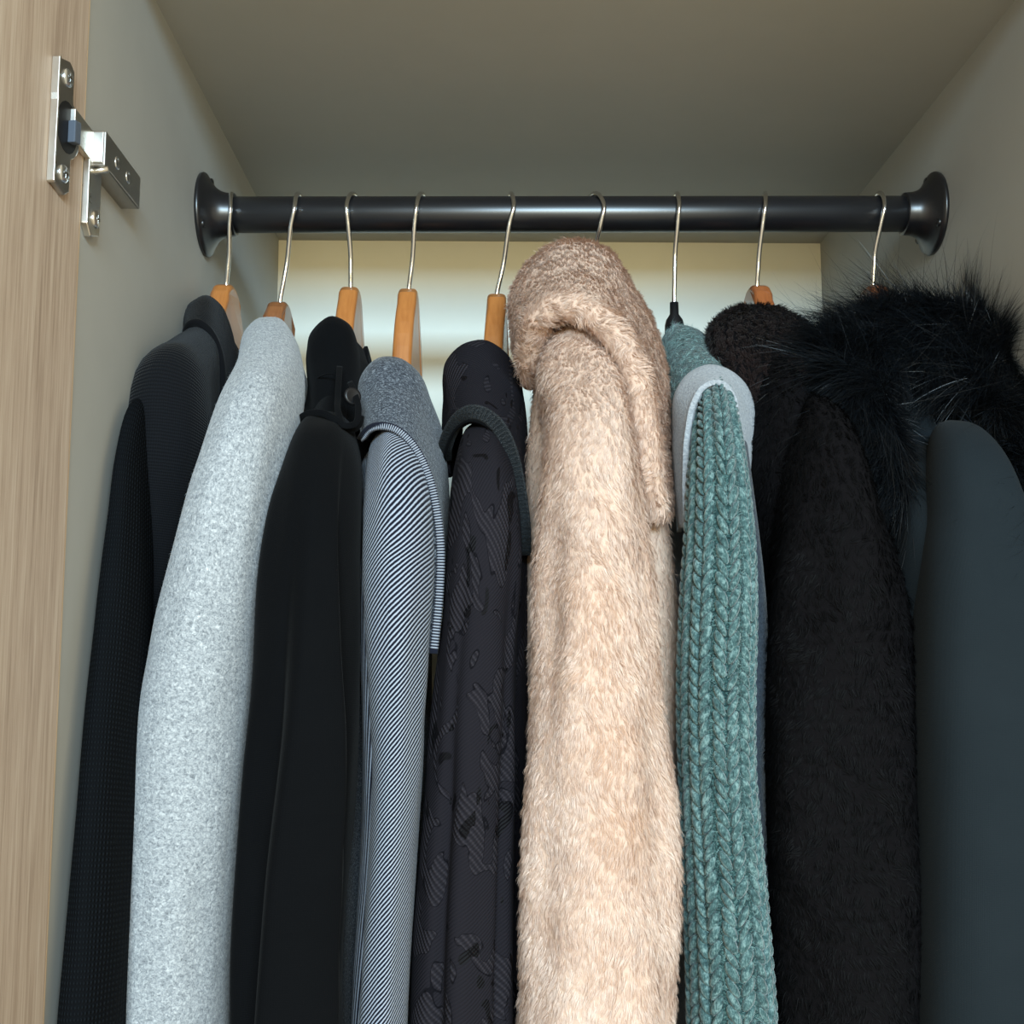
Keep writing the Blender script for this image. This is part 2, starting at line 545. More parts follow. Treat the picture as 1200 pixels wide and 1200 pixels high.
def m_twill(name, rot, per=0.0020, hi=srgb(164, 172, 186), lo=srgb(20, 23, 36)):
    t = NT(name)
    v = t.map(t.uv, (1, 1, 1), (0, 0, rot))
    n = t.noise(t.uv, 700, 3)
    w = t.wave(v, 2 * PI / per / 20, 0.5, 'X', 'SIN', 1.0, 30)
    f = t.math('ADD', w, t.math('MULTIPLY', t.math('SUBTRACT', n, .5), .55))
    c = t.ramp(f, [(.46, lo), (.84, hi)])
    return t.done(c, .9, t.bump(f, .6, .0008), sheen=.1, spec=.12)

def m_heather():
    t = NT('heather_grey_wool')
    a = t.noise(t.map(t.uv, (1, 1.7, 1), (0, 0, .6)), 520, 4, .65, 1.0); b = t.noise(t.uv, 1100, 3)
    f = t.math('ADD', t.math('MULTIPLY', a, .7), t.math('MULTIPLY', b, .3))
    c = t.ramp(f, [(.38, srgb(26, 29, 38)), (.50, srgb(66, 72, 82)), (.60, srgb(128, 135, 143)), (.7, srgb(176, 182, 187))])
    return t.done(c, .95, t.bump(f, .5, .0009), sheen=.15, spec=.1)

def m_jacquard():
    t = NT('plum_black_jacquard')
    # leafy motif: curved bands broken into islands
    warp = t.noise(t.map(t.uv, (1, .8, 1)), 26, 2, .5, 1.6)
    isl = t.noise(t.map(t.uv, (1, .55, 1), (0, 0, .4)), 46, 1.5, .4, 1.6)
    leaf = t.math('GREATER_THAN', isl, .53)
    vein = t.wave(t.map(t.uv, (1, 1, 1), (0, 0, .5)), 24, 9.0, 'X', 'SIN', 2.0, 1.0)
    satin = t.math('MULTIPLY', t.math('GREATER_THAN', t.noise(t.map(t.uv, (1, .6, 1), (0, 0, -.6), (3, 1, 0)), 48, 1, .4, 2.0), .665), 1.0)
    ribs = t.wave(t.map(t.uv, (1, 1, 1), (0, 0, -.72)), 118, 1.2, 'X')
    fine = t.wave(t.map(t.uv, (1, 1, 1), (0, 0, .8)), 210, 0.6, 'X')
    h = t.math('ADD', t.math('MULTIPLY', leaf, t.math('ADD', t.math('MULTIPLY', ribs, .8), .5)), t.math('MULTIPLY', fine, .35))
    line = t.math('LESS_THAN', t.math('ABSOLUTE', t.math('SUBTRACT', isl, .53)), .006)
    c = t.mix(t.math('MULTIPLY', leaf, ribs), srgb(30, 28, 33), srgb(48, 45, 50))
    c = t.mix(t.math('MULTIPLY', fine, .35), c, srgb(20, 20, 26))
    c = t.mix(satin, c, srgb(12, 11, 14))
    c = t.mix(line, c, srgb(14, 13, 18))
    rgh = t.math('SUBTRACT', .9, t.math('MULTIPLY', satin, .3))
    return t.done(c, rgh, t.bump(h, .8, .0010), sheen=.0, spec=.1)

def m_rib(name, c1, c2):
    t = NT(name)
    a = t.noise(t.uv, 330, 3, .6, 1.0); b = t.wave(t.uv, 120, 6.0, 'Y', 'SIN', 2, 8)
    h = t.math('ADD', a, t.math('MULTIPLY', b, .6))
    return t.done(t.mix(h, c1, c2), .92, t.bump(h, .9, .0016), sheen=.08, spec=.12)

def m_fur(name, c1, c2, rough=.75, sheen=.2, spec=.2, trans=0.0):
    t = NT(name)
    at = t.n('ShaderNodeAttribute'); at.attribute_name = 'tint'
    c = t.mix(at.outputs['Fac'], c1, c2)
    m = t.done(c, rough, sheen=sheen, spec=spec)
    return m

def m_furbase(name, c1, c2):
    t = NT(name)
    n = t.noise(t.uv, 160, 4, .6, 1.0)
    return t.done(t.mix(n, c1, c2), .9, t.bump(n, .8, .002), sheen=.0, spec=.1)

def m_teal():
    t = NT('teal_mohair_yarn')
    n = t.noise(t.ob, 260, 3, .6, .6); n2 = t.noise(t.map(t.ob, (1, 1, .4)), 1300, 3)
    f = t.math('ADD', t.math('MULTIPLY', n, .55), t.math('MULTIPLY', n2, .45))
    c = t.ramp(f, [(.36, srgb(38, 60, 62)), (.5, srgb(70, 98, 99)), (.62, srgb(120, 147, 146))])
    return t.done(c, .85, t.bump(n2, .6, .0008), sheen=.3, spec=.2)

def m_tealflat():
    t = NT('teal_knit_ground')
    a = t.noise(t.map(t.uv, (1, 1.6, 1)), 240, 3, .6, 2.0); n = t.noise(t.uv, 900, 3)
    f = t.math('ADD', t.math('MULTIPLY', a, .7), t.math('MULTIPLY', n, .3))
    c = t.ramp(f, [(.36, srgb(18, 34, 36)), (.5, srgb(44, 72, 73)), (.64, srgb(92, 124, 122))])  # darker than the yarn: shade between the stitches put into the colour
    return t.done(c, .9, t.bump(f, .9, .002), sheen=.2, spec=.15)

def m_felt(name, c1, c2):
    t = NT(name)
    n = t.noise(t.uv, 620, 4, .65, .6)
    return t.done(t.mix(t.math('MULTIPLY_ADD', n, 2.2, -.6, clamp=True), c1, c2), .95, t.bump(n, .7, .0012), sheen=.15, spec=.1)

PANEL = m_panel(); BACK = m_back(); OAK = m_oak(); EDGE = m_edge()
NICKEL = m_metal('nickel_plate', (.72, .69, .63), .28); NICKEL_D = m_metal('dark_nickel', (.42, .40, .37), .34)
ZINC = m_metal('zinc_screw', (.70, .74, .78), .25); CHROME = m_metal('chrome_wire', (.80, .80, .80), .13)
BLACKM = m_black_metal()
HONEY = m_hanger('honey_wood', srgb(158, 96, 46), srgb(182, 118, 62))
WALNUT = m_hanger('brown_wood', srgb(112, 68, 38), srgb(142, 92, 56))
CHEST = m_hanger('chestnut_wood', srgb(128, 70, 36), srgb(158, 92, 50))
GREYPL = m_plain('grey_plastic', srgb(70, 78, 90), srgb(80, 88, 100), .5, bump=0)
BLACKPL = m_plain('black_plastic', srgb(16, 16, 18), srgb(22, 22, 24), .4, bump=0, sheen=0, spec=.4)

# ------------------------------------------------------------------ wardrobe shell
XL, XR, YF, YB = -0.2016, 0.3125, -0.240, 0.281
ZC = 1.5 + 0.388
TH = 0.018
structure(mk('wall_left', *box_vf(XL - TH, XL, YF, YB, 0.06, ZC), PANEL, smooth=False))
structure(mk('wall_right', *box_vf(XR, XR + TH, YF, YB, 0.06, ZC), PANEL, smooth=False))
structure(mk('wall_back', *box_vf(XL - TH, XR + TH, YB, YB + .008, 0.06, ZC + TH), BACK, smooth=False))
structure(mk('ceiling', *box_vf(XL - TH, XR + TH, YF, YB, ZC, ZC + TH), PANEL, smooth=False))
structure(mk('floor', *box_vf(XL - TH, XR + TH, YF, YB, 0.06 - TH, 0.06), PANEL, smooth=False))

# door, swung open to the left
da = math.radians(7.0)
HP = np.array([XL + .0008, YF - .0006, 0.0])               # hinge-side edge of the inner face
DD = np.array([-math.sin(da), -math.cos(da), 0])           # along the face, away from the wardrobe
DN = np.array([math.cos(da), -math.sin(da), 0])            # face normal, towards the opening
def door_pt(a, out, z): return HP + DD * a + DN * out + np.array([0, 0, z])
Vd = [door_pt(a, o, z) for a in (0, .50) for o in (-.019, 0) for z in (0.07, ZC + .015)]
door = structure(mk('door_1', Vd, box_vf(0, 1, 0, 1, 0, 1)[1], OAK, smooth=False))
bevel(door, .0008, 1)
Ve = [door_pt(a, o, z) for a in (-.0008, .0001) for o in (-.019, -.0002) for z in (0.07, ZC + .015)]
mk('edge_band', Ve, box_vf(0, 1, 0, 1, 0, 1)[1], EDGE, door, smooth=False)

# ------------------------------------------------------------------ concealed hinge
def door_hit(px, py, out=0.0):
    """where the sight line of a pixel meets the plane standing off the door face"""
    r = np.array(ROT @ Vector(((px - 600) / F, (600 - py) / F, -1)))
    o = np.array(CAM)
    t = ((HP + DN * out - o) @ DN) / (r @ DN)
    return o + r * t
YH = -0.222
hz = 1.5 + .255
hinge = thing('cabinet_hinge', 'nickel plated concealed hinge joining the oak door to the left panel', 'hinge', (XL, YF, hz))
pc = door_hit(67, 146)
ac = float((pc - HP) @ DD); zc0 = float(pc[2])
ac = max(ac, .018)
def dpoly(name, outline, o0, o1, mat, parent, bw=.0006):
    """outline: (along door from plate centre, height from plate centre)"""
    n = len(outline)
    V = [door_pt(ac + a, o0, zc0 + z) for a, z in outline] + [door_pt(ac + a, o1, zc0 + z) for a, z in outline]
    Fc = [tuple(range(n)), tuple(range(2 * n - 1, n - 1, -1))] + [(i, i + n, (i + 1) % n + n, (i + 1) % n) for i in range(n)]
    o = mk(name, V, Fc, mat, parent, smooth=False)
    return bevel(o, bw, 2) if bw else o
# flange plate: two screw ears and a round middle
out = [(.0065, .030), (.0065, .014), (.0070, .011), (.0065, -.014), (.0065, -.030), (-.004, -.033), (-.0085, -.030), (-.0085, -.017)]
for k in range(0, 9):
    a = math.radians(-70 + k * 17.5)
    out.append((-.0045 - .0125 * math.cos(a), .0148 * math.sin(a)))
out += [(-.0085, .017), (-.0085, .030), (-.004, .033)]
plate = dpoly('cup_plate', out, 0, .0032, NICKEL_D, hinge, .0007)
dpoly('plate_rim', [(.0078, .030), (.0078, .012), (.0074, .009), (.0078, -.012), (.0078, -.0305), (.0062, -.031), (.0062, .0305)], 0, .0040, NICKEL, plate, .0004)
cup = dpoly('cup', [(-.0035 - .0100 * math.cos(2 * PI * k / 20), .0125 * math.sin(2 * PI * k / 20)) for k in range(20)], .0030, .0034, BLACKPL, hinge, 0)
dpoly('damper', [(-.004, .004), (-.0100, .005), (-.0100, -.006), (-.004, -.007)], .003, .0070, GREYPL, hinge)
def screw(name, base, axis, r, parent, mat=ZINC):
    V, Fc = lathe_vf([(-.001, r * .9), (0, r), (.0006, r), (.0012, r * .82), (.0017, r * .45)], base, axis, 20)
    s = mk(name, V, Fc, mat, parent)
    ax = np.array(axis, float); ax /= np.linalg.norm(ax)
    t1 = np.cross(ax, [0, 0, 1.0]); t1 /= np.linalg.norm(t1); t2 = np.array([0, 0, 1.0])
    Vc = []; Fx = []
    for (a, b) in ((t1, t2), (t2, t1)):
        i0 = len(Vc)
        for sx, sy, so in [(x, y, o) for o in (.0006, .0019) for x, y in ((-1, -1), (1, -1), (1, 1), (-1, 1))]:
            Vc.append(np.array(base) + a * sx * r * .48 + b * sy * r * .11 + ax * so)
        Fx += [tuple(i0 + q for q in f) for f in ((0, 1, 2, 3), (4, 5, 6, 7), (0, 1, 5, 4), (1, 2, 6, 5), (2, 3, 7, 6), (3, 0, 4, 7))]
    mk('screw_slot', Vc, Fx, NICKEL_D, s, smooth=False)
    return s
for z in (.0235, -.0235):
    screw('screw', door_pt(ac - .0015, .0032, zc0 + z), DN, .0044, hinge)
# arm on the side panel
def hbox(name, x0, x1, y0, y1, z0, z1, mat, parent, bw=.0007):
    return bevel(mk(name, *box_vf(x0, x1, y0, y1, z0, z1), mat, parent, smooth=False), bw, 2)
yf = 0.562 - .797
za = P(111, 194, yf)[2]; zb = P(111, 153, yf)[2]
xa0, xa1 = P(99, 170, yf)[0], P(124, 170, yf)[0]
arm = hbox('hinge_arm', xa0 - .004, xa1, yf, yf + .058, za, zb, NICKEL_D, hinge)
hbox('arm_cover', xa0, xa1 - .0008, yf - .0012, yf + .003, za + .001, zb - .0008, NICKEL, arm, .0005)
for dy in (.018, .036):
    V, Fc = lathe_vf([(-.001, .0034), (.0004, .0034), (.0006, .0024), (-.0002, .0018)], (xa1, yf + dy, (za + zb) / 2), (1, 0, 0), 16)
    mk('adjuster', V, Fc, ZINC, arm)
V, Fc = wire_vf([(xa0 + .002, yf + .003, za - .0022), (xa1 + .0008, yf + .003, za - .0006)], .0016, 10)
mk('pivot_pin', V, Fc, NICKEL, arm)
def link_bar(name, A, B, t, z0, z1, mat):
    A = np.array(A[:2]); B = np.array(B[:2]); d = (B - A) / np.linalg.norm(B - A); n_ = np.array([-d[1], d[0]]) * t / 2
    V = [(*(p + sg * n_), z) for p in (A, B) for sg in (-1, 1) for z in (z0, z1)]
    return bevel(mk(name, V, box_vf(0, 1, 0, 1, 0, 1)[1], mat, hinge, smooth=False), .0006)
link_bar('link', door_pt(ac - .0060, .0040, 0), (xa0 + .003, yf + .003), .0034, za + .002, zb - .001, NICKEL)
link_bar('link', door_pt(ac - .0095, .0020, 0), (xa0 + .001, yf + .012), .0030, za + .004, zb - .003, NICKEL_D)
# mounting plate against the panel
zm0, zm1 = P(104, 278, -.232)[2], zb - .003
mp = []
y0m, y1m = YF + .0012, YF + .0190
pts = [(y0m, zm0 + .005), (y0m + .006, zm0), (y1m, zm0 + .004), (y1m, zm1 - .004), (y0m + .006, zm1), (y0m, zm1 - .005)]
n = len(pts)
V = [(XL, y, z) for y, z in pts] + [(XL + .0038, y, z) for y, z in pts]
Fc = [tuple(range(n))[::-1], tuple(range(n, 2 * n))] + [(i, (i + 1) % n, (i + 1) % n + n, i + n) for i in range(n)]
bevel(mk('mounting_plate', V, Fc, NICKEL, hinge, smooth=False), .0007)
hbox('plate_block', XL, xa0 - .002, YF + .002, YF + .045, za + .001, zb - .001, NICKEL_D, hinge)
screw('screw', (XL + .0038, YF + .0115, zm0 + .0105), (1, 0, 0), .0044, hinge, NICKEL)

# ------------------------------------------------------------------ clothes rail
RL = P(229, 251.8, 0.0); RR = P(1114, 250.8, 0.0)
RL[0] = XL; RR[0] = XR
rail = thing('clothes_rail', 'black metal clothes rail with round end flanges across the wardrobe', 'clothes rail', tuple((RL + RR) / 2))
ax = (RR - RL) / np.linalg.norm(RR - RL)
V, Fc = lathe_vf([(0, .0125), (np.linalg.norm(RR - RL) - .028, .0125)], RL + ax * .014, ax, 48)
mk('rail_tube', V, Fc, BLACKM, rail)
bevel(rail.children[0], .0002, 1)
prof = [(0, .0286), (.0016, .0290), (.0026, .0286), (.0040, .0262), (.0060, .0225), (.0090, .0187), (.0125, .0163), (.0165, .0151), (.0215, .0148), (.0222, .0143), (.0222, .0126)]
for base, a in ((RL, ax), (RR, -ax)):
    V, Fc = lathe_vf(prof, base, a, 48)
    fl = mk('flange', V, Fc, BLACKM, rail)
    for ang in (90, 215, 330):
        an = math.radians(ang)
        pp = base + a * .0040 + np.array([0, math.cos(an) * .0235, math.sin(an) * .0235])
        V, Fc = lathe_vf([(-.001, .0030), (.0010, .0030), (.0018, .0020), (.0012, .0010)], pp, a, 14)
        mk('screw', V, Fc, BLACKM, fl)

# ------------------------------------------------------------------ hangers
def rail_z(x):
    f = (x - RL[0]) / (RR[0] - RL[0])
    return RL[2] + f * (RR[2] - RL[2])

def hanger(label, top, front, bend, neck, mat, rows, plastic=False, group='hangers on the rail'):
    """top/front/bend/neck: photo pixels of the hook; rows: the sleeve the arm lies in"""
    N = P(neck[0], neck[1], 0.0)
    h = thing('plastic_hanger' if plastic else 'wooden_hanger', label, 'hanger', tuple(N), group)
    wr = .00165
    R = .0125 + wr
    Xt = P(top[0], top[1], 0.0)[0]; zr = rail_z(Xt)
    Fx = P(front[0], front[1], -R)[0]
    Bp = P(bend[0], bend[1], -.004)
    pts = [N - np.array([0, 0, .012]), N, N * .4 + Bp * .6, Bp]
    pts.append(np.array([(Fx + Bp[0]) / 2 + (Fx - Bp[0]) * .12, -R * .86, zr - R * .72]))
    pts.append(np.array([Fx, -R * 1.02, zr]))
    pts.append(np.array([Fx * .55 + Xt * .45, -R * .72, zr + R * .72]))
    pts.append(np.array([Xt, 0, zr + R * 1.01]))
    bx = Xt + (Xt - Fx) * .5
    pts.append(np.array([bx, R * .72, zr + R * .72]))
    pts.append(np.array([bx + (Xt - Fx) * .3, R * 1.05, zr]))
    pts.append(np.array([bx + (Xt - Fx) * .4, R * 1.1, zr - R * .5]))
    C = catmull(pts, 70)
    V, Fc = wire_vf(C, wr, 10)
    mk('hook', V, Fc, CHROME, h)
    # centre line of the shoulder the arm runs in
    cl = np.array([P((r[1] + r[2]) / 2, r[0], r[3]) for r in rows])
    cl = cl[np.concatenate([[True], np.diff(cl[:, 1]) < -.004])]
    yy = -cl[:, 1]; zz = cl[:, 2] - N[2]; xx = cl[:, 0] - N[0]
    keep = yy < .128
    yy, zz, xx = yy[keep], zz[keep], xx[keep]
    if plastic:
        V, Fc = lathe_vf([(0, .0030), (.0085, .0032), (.0125, .0058), (.0165, .0068), (.024, .0070)], N + np.array([0, 0, .002]), (0, 0, -1), 20)
        mk('hook_sleeve', V, Fc, BLACKPL, h)
        crest = [(0, -.016), (.008, -.018)]; und = [(0, -.032)]; hw = .0045
    else:
        crest = [(0, 0), (.008, -.0008), (.0145, -.0045), (.019, -.012)]; und = [(0, -.060)]; hw = .0066
    cy_ = np.concatenate([[c[0] for c in crest], yy[yy > .022]])
    cz_ = np.concatenate([[c[1] for c in crest], zz[yy > .022] + .006])
    cx_ = np.concatenate([[0] * len(crest), xx[yy > .022]])
    A = catmull(np.stack([cy_, cz_, cx_ * 0], axis=1), 26)
    top_l = [(a, b) for a, b, _ in A]
    xo = lambda y: float(np.interp(abs(y), cy_, cx_))
    th_end = .013
    end = top_l[-1]
    low = [(a - .002, b - (.022 if a < .05 else th_end)) for a, b in top_l[::-1][:-6:3]]
    low = [q for q in low if q[0] > .03 and q[1] < und[0][1] - .004]
    half = [(-a, b) for a, b in top_l] + [(-a, b) for a, b in low] + [(0, min(und[0][1], (low[-1][1] + .012) if low else -.06))]
    prof = half + [(-y, z) for y, z in reversed(half) if y != 0]
    n = len(prof)
    V = []
    for sgn in (-1, 1):
        for y, z in prof:
            V.append(N + np.array([sgn * hw + xo(y) * (1 if y < 0 else -1), y, z]))
    Fc = [tuple(range(n)), tuple(range(2 * n - 1, n - 1, -1))] + [(i, i + n, (i + 1) % n + n, (i + 1) % n) for i in range(n)]
    b = mk('hanger_body', V, Fc, mat, h, smooth=False)
    bevel(b, .0032, 4, 50)
    return h

# ------------------------------------------------------------------ garments
GR = 'coats and jackets hanging on the rail'
ROWS = {}
N1 = P(265, 336, 0.0)
N2 = P(328, 356, 0.0)
N3 = P(411, 339, 0.0)
N4 = P(479, 341, 0.0)
N5 = P(582, 347, 0.0)
N6 = P(694, 330, 0.0)
N7 = P(790, 358, 0.0)
N8 = P(887, 337, 0.0)
N9 = P(1023, 337, 0.0)
Y = -0.165
def tail(rows, py=1750, dx=0):
    last = rows[-1]
    return rows + [(py, last[1] + dx - 4, last[2] + dx + 2, last[3], last[4])]

# 1 black knit cardigan ------------------------------------------------------
WAF, FINE = m_waffle(), m_fineknit()
g = thing('cardigan', 'black knitted cardigan with waffle knit sleeve, against the left panel', 'cardigan', tuple(N1 - [0, 0, .1]), GR)
rows = [(496, 150, 180, -.135, .014), (514, 138, 178, -.150, .024), (560, 128, 175, -.162, .029), (620, 120, 174, -.170, .030), (700, 108, 172, -.180, .031), (760, 100, 168, -.186, .031),
        (850, 90, 161, -.193, .031), (1000, 77, 151, -.203, .031), (1100, 70, 146, -.208, .031), (1196, 63, 140, -.212, .031)]
rows = [(py, max(xl, next(q for q in range(0, 400) if P(q, py, yc)[0] > XL + .0015)), xr, yc, hd) for py, xl, xr, yc, hd in rows]
G1 = tube_grid(tail(rows, 1700, 6), 160, 48, wrinkle(1, .0007))
grid_mesh('sleeve', G1, WAF, g)
# shoulder and body
rows = [(395, 228, 262, -.030, .014), (425, 208, 262, -.058, .024), (455, 182, 258, -.095, .032), (482, 156, 250, -.120, .036), (530, 150, 246, -.128, .034),
        (600, 150, 232, -.128, .034), (700, 146, 216, -.128, .034), (850, 128, 195, -.128, .034), (1000, 112, 186, -.128, .034), (1196, 96, 175, -.128, .034)]
ROWS[1] = rows
grid_mesh('body', tube_grid(tail(rows, 2000), 120, 48, wrinkle(2, .0010)), FINE, g)
body('back_panel', FINE, g, N1[0], N1[0] - .004, .012, .018, N1[2] - .05, yf=-.10)
O = [(224, 412, -.03), (215, 392, -.035), (215, 372, -.035), (226, 354, -.03), (243, 347, -.03), (258, 356, -.03), (269, 378, -.03), (276, 410, -.035), (279, 440, -.045), (272, 480, -.065), (258, 520, -.085), (246, 552, -.10)]
H = [(226, 414, -.05), (219, 396, -.055), (222, 382, -.062), (232, 379, -.068), (241, 385, -.072), (250, 398, -.076), (256, 415, -.080), (259, 435, -.086), (259, 458, -.092), (256, 490, -.10), (250, 525, -.108), (245, 555, -.112)]
Gc = band_grid(O, H, 70, 16, .007)
solidify(grid_mesh('collar', Gc, FINE, g, wrap=False), .004, -1.0)
# rolled edge of the collar
V, Fc = wire_vf(catmull([P(*h) for h in H], 60), .0032, 10)
mk('collar_roll', V, Fc, FINE, g)

# 2 grey wool coat -----------------------------------------------------------
GREY = m_greywool()
g = thing('wool_coat', 'pale grey melange wool coat, second garment from the left panel', 'coat', tuple(N2 - [0, 0, .1]), GR)
rows = [(404, 291, 340, -.025, .016), (418, 284, 350, -.050, .026), (450, 277, 356, -.085, .032), (485, 266, 352, -.115, .036), (517, 253, 344, -.138, .038), (557, 237, 336, -.152, .038), (590, 224, 328, -.158, .038),
        (663, 203, 312, Y, .036), (727, 187, 304, Y, .036), (783, 176, 298, Y, .036), (846, 162, 292, Y, .036), (933, 152, 284, Y, .036), (1033, 146, 275, Y, .036), (1196, 142, 268, Y, .036)]
fo = wrinkle(3, .0009)
ROWS[2] = rows
G2 = tube_grid(tail(rows, 1650), 160, 56, lambda th, s: fo(th, s))
grid_mesh('sleeve', G2, GREY, g)
body('body', GREY, g, N2[0] + .004, N2[0] - .016, .013, .024, N2[2] - .030, yf=-.13)
fuzz = m_fur('grey_wool_fuzz', srgb(150, 155, 160), srgb(215, 218, 220))
fur('wool_fuzz', G2, fuzz, g, 9000, .0028, .00010, lift=1.1, clump=.004, clumping=.1, k=4, seed=22, rows=(.0, .75), wave=2.5, curl=.8)

# 3 black trench -------------------------------------------------------------
TR = m_plain('black_gabardine', srgb(8, 9, 11), srgb(13, 14, 16), .92, bump=.5, sheen=.02, spec=.05)
g = thing('trench_coat', 'plain black coat with buttoned shoulder strap, right of the pale grey coat', 'coat', tuple(N3 - [0, 0, .1]), GR)
rows = [(516, 356, 414, -.065, .014), (532, 346, 421, -.095, .026), (556, 337, 424, -.128, .034), (584, 327, 425, -.150, .038), (613, 317, 426, -.160, .040), (660, 307, 427, -.168, .040), (727, 297, 431, -.172, .040), (783, 291, 435, -.172, .040), (850, 285, 439, -.172, .040),
        (917, 279, 437, -.172, .040), (1033, 269, 429, -.172, .040), (1100, 266, 425, -.172, .040), (1196, 263, 421, -.172, .040)]
fo = wrinkle(5, .0010)
def sstep(a, b, x):
    t = np.clip((x - a) / (b - a), 0, 1)
    return t * t * (3 - 2 * t)
def tfold(th, s):
    grow = sstep(.08, .26, s); wide = .45 + .55 * sstep(.08, .45, s)
    c = math.radians(72) - .10 * (1 - grow)
    lw, rw = math.radians(27) * wide, math.radians(22) * wide
    pl = sstep(c + lw + .35, c + lw, th) * sstep(c - rw - .10, c - rw, th)
    pl = np.where(th < -1.0, 0, pl)
    e4 = np.angle(np.exp(1j * (th - math.radians(150))))
    return fo(th, s) + grow * (.0190 * pl - .009) + .0060 * grow * np.exp(-(e4 / .3) ** 2)
ROWS[3] = rows
G3 = tube_grid(tail(rows, 1650), 150, 160, tfold)
grid_mesh('sleeve', G3, TR, g)
body('body', TR, g, N3[0] + .002, N3[0] - .012, .016, .026, N3[2] - .045, yf=-.14)
O = [(352, 494, -.045), (362, 455, -.035), (361, 415, -.03), (367, 390, -.025), (389, 372, -.025), (408, 380, -.025), (419, 402, -.03), (424, 435, -.035), (425, 470, -.045), (424, 500, -.055)]
H = [(352, 498, -.075), (362, 492, -.085), (372, 488, -.095), (382, 487, -.100), (392, 489, -.102), (402, 493, -.102), (410, 498, -.100), (416, 502, -.095), (420, 506, -.088), (423, 508, -.08)]
solidify(grid_mesh('collar', band_grid(O, H, 60, 16, .010), TR, g, wrap=False), .003, -1.0)
O = [(424, 452, -.01), (425, 425, .0), (425, 408, .005), (429, 404, .005), (434, 416, .005), (437, 432, .0), (436, 452, -.01)]
H = [(424, 462, -.02), (426, 440, -.015), (427, 425, -.012), (430, 420, -.012), (432, 428, -.012), (434, 442, -.012), (434, 462, -.02)]
solidify(grid_mesh('collar_flap', band_grid(O, H, 24, 8, .002, back=.02), TR, g, wrap=False), .003, -1.0)
def strip(name, path, w, t, mat, parent, normal=None):
    """flat ribbon of cloth along a path, facing the opening"""
    C = catmull(path, 50)
    T = np.gradient(C, axis=0); T /= np.linalg.norm(T, axis=1)[:, None]
    tc = np.array(CAM) - C; tc /= np.linalg.norm(tc, axis=1)[:, None]
    if normal is not None: tc = np.tile(np.array(normal, float), (len(C), 1))
    S = np.cross(T, tc); S /= np.linalg.norm(S, axis=1)[:, None]
    Nn = np.cross(S, T)
    a = np.linspace(0, 2 * PI, 12, endpoint=False)
    ca = np.sign(np.cos(a)) * np.abs(np.cos(a)) ** .45; sa = np.sign(np.sin(a)) * np.abs(np.sin(a)) ** .45
    G = C[:, None] + S[:, None] * (w / 2 * ca)[None, :, None] + Nn[:, None] * (t / 2 * sa)[None, :, None]
    return grid_mesh(name, G, mat, parent, cap0=True, cap1=True)
st = strip('shoulder_strap', [P(345, 497, -.098), P(352, 490, -.118), P(366, 484, -.134), (P(382, 486, -.143)), P(396, 494, -.146), P(408, 503, -.142), P(419, 499, -.130), P(423, 488, -.115)], .0042, .0016, TR, g)
strip('strap_loop', [P(398, 430, -.082), P(397, 445, -.100), P(396, 465, -.118), P(397, 485, -.140), P(404, 499, -.150), P(414, 498, -.146), P(420, 482, -.135), P(416, 462, -.120), P(410, 448, -.104)], .0036, .0016, TR, g)
bp = P(412, 465, -.122)
V, Fc = lathe_vf([(0, .0050), (.0012, .0054), (.0024, .0050), (.0022, .0038), (.0018, .0012)], bp, (.55, -.8, .05), 22)
mk('button', V, Fc, BLACKPL, g)
strip('collar_seam', [P(368, 449, -.060), P(376, 441, -.080), P(388, 438, -.090), P(398, 440, -.094)], .0008, .0008, TR, g)

# 4 striped twill coat -------------------------------------------------------
TW, TW2, HE = m_twill('navy_white_twill', math.radians(50)), m_twill('navy_white_twill_edge', math.radians(62), .0024), m_heather()
TW3 = m_twill('navy_white_twill_upright', math.radians(4), .0026)
g = thing('twill_coat', 'navy and white diagonal twill coat with heather grey collar', 'coat', tuple(N4 - [0, 0, .1]), GR)
rows = [(535, 440, 474, -.060, .014), (542, 434, 490, -.090, .024), (565, 430, 502, -.125, .032), (610, 428, 510, -.150, .034), (678, 426, 511, -.160, .034), (742, 428, 504, -.165, .032), (800, 432, 501, -.166, .030), (846, 435, 498, -.166, .030), (875, 437, 497, -.166, .030),
        (970, 435, 490, -.166, .030), (1075, 428, 484, -.166, .030), (1196, 420, 477, -.166, .030)]
ROWS[4] = rows
G4 = tube_grid(tail(rows, 1650), 150, 56, wrinkle(7, .0009))
grid_mesh('sleeve', G4, TW, g)
rows = [(555, 424, 470, -.085, .018), (620, 421, 480, -.120, .026), (700, 421, 490, -.135, .028), (800, 424, 492, -.138, .028), (950, 424, 488, -.138, .028), (1196, 412, 474, -.138, .028)]
grid_mesh('underarm', tube_grid(tail(rows, 1700), 80, 40, wobble(8, .001)), TW3, g)
body('body', HE, g, N4[0] - .002, N4[0] - .010, .014, .022, N4[2] - .085, yf=-.125)
O = [(424, 512, -.065), (423, 478, -.060), (426, 444, -.055), (446, 424, -.055), (472, 425, -.055), (492, 442, -.055), (506, 475, -.058), (518, 507, -.062), (525, 563, -.075), (527, 615, -.090), (523, 678, -.110), (511, 762, -.130)]
H = [(423, 514, -.115), (425, 511, -.122), (432, 503, -.130), (444, 499, -.138), (462, 502, -.145), (478, 514, -.150), (492, 534, -.155), (503, 560, -.160), (512, 600, -.165), (516, 640, -.168), (515, 690, -.168), (508, 766, -.168)]
Gc = band_grid(O, H, 80, 18, .010)
solidify(grid_mesh('collar', Gc, HE, g, wrap=False), .0032, -1.0)
def hem(name, H, w, t, mat, parent, push=.002):
    pts = [P(h[0], h[1], h[2] - push) for h in H]
    return strip(name, pts, w, t, mat, parent)
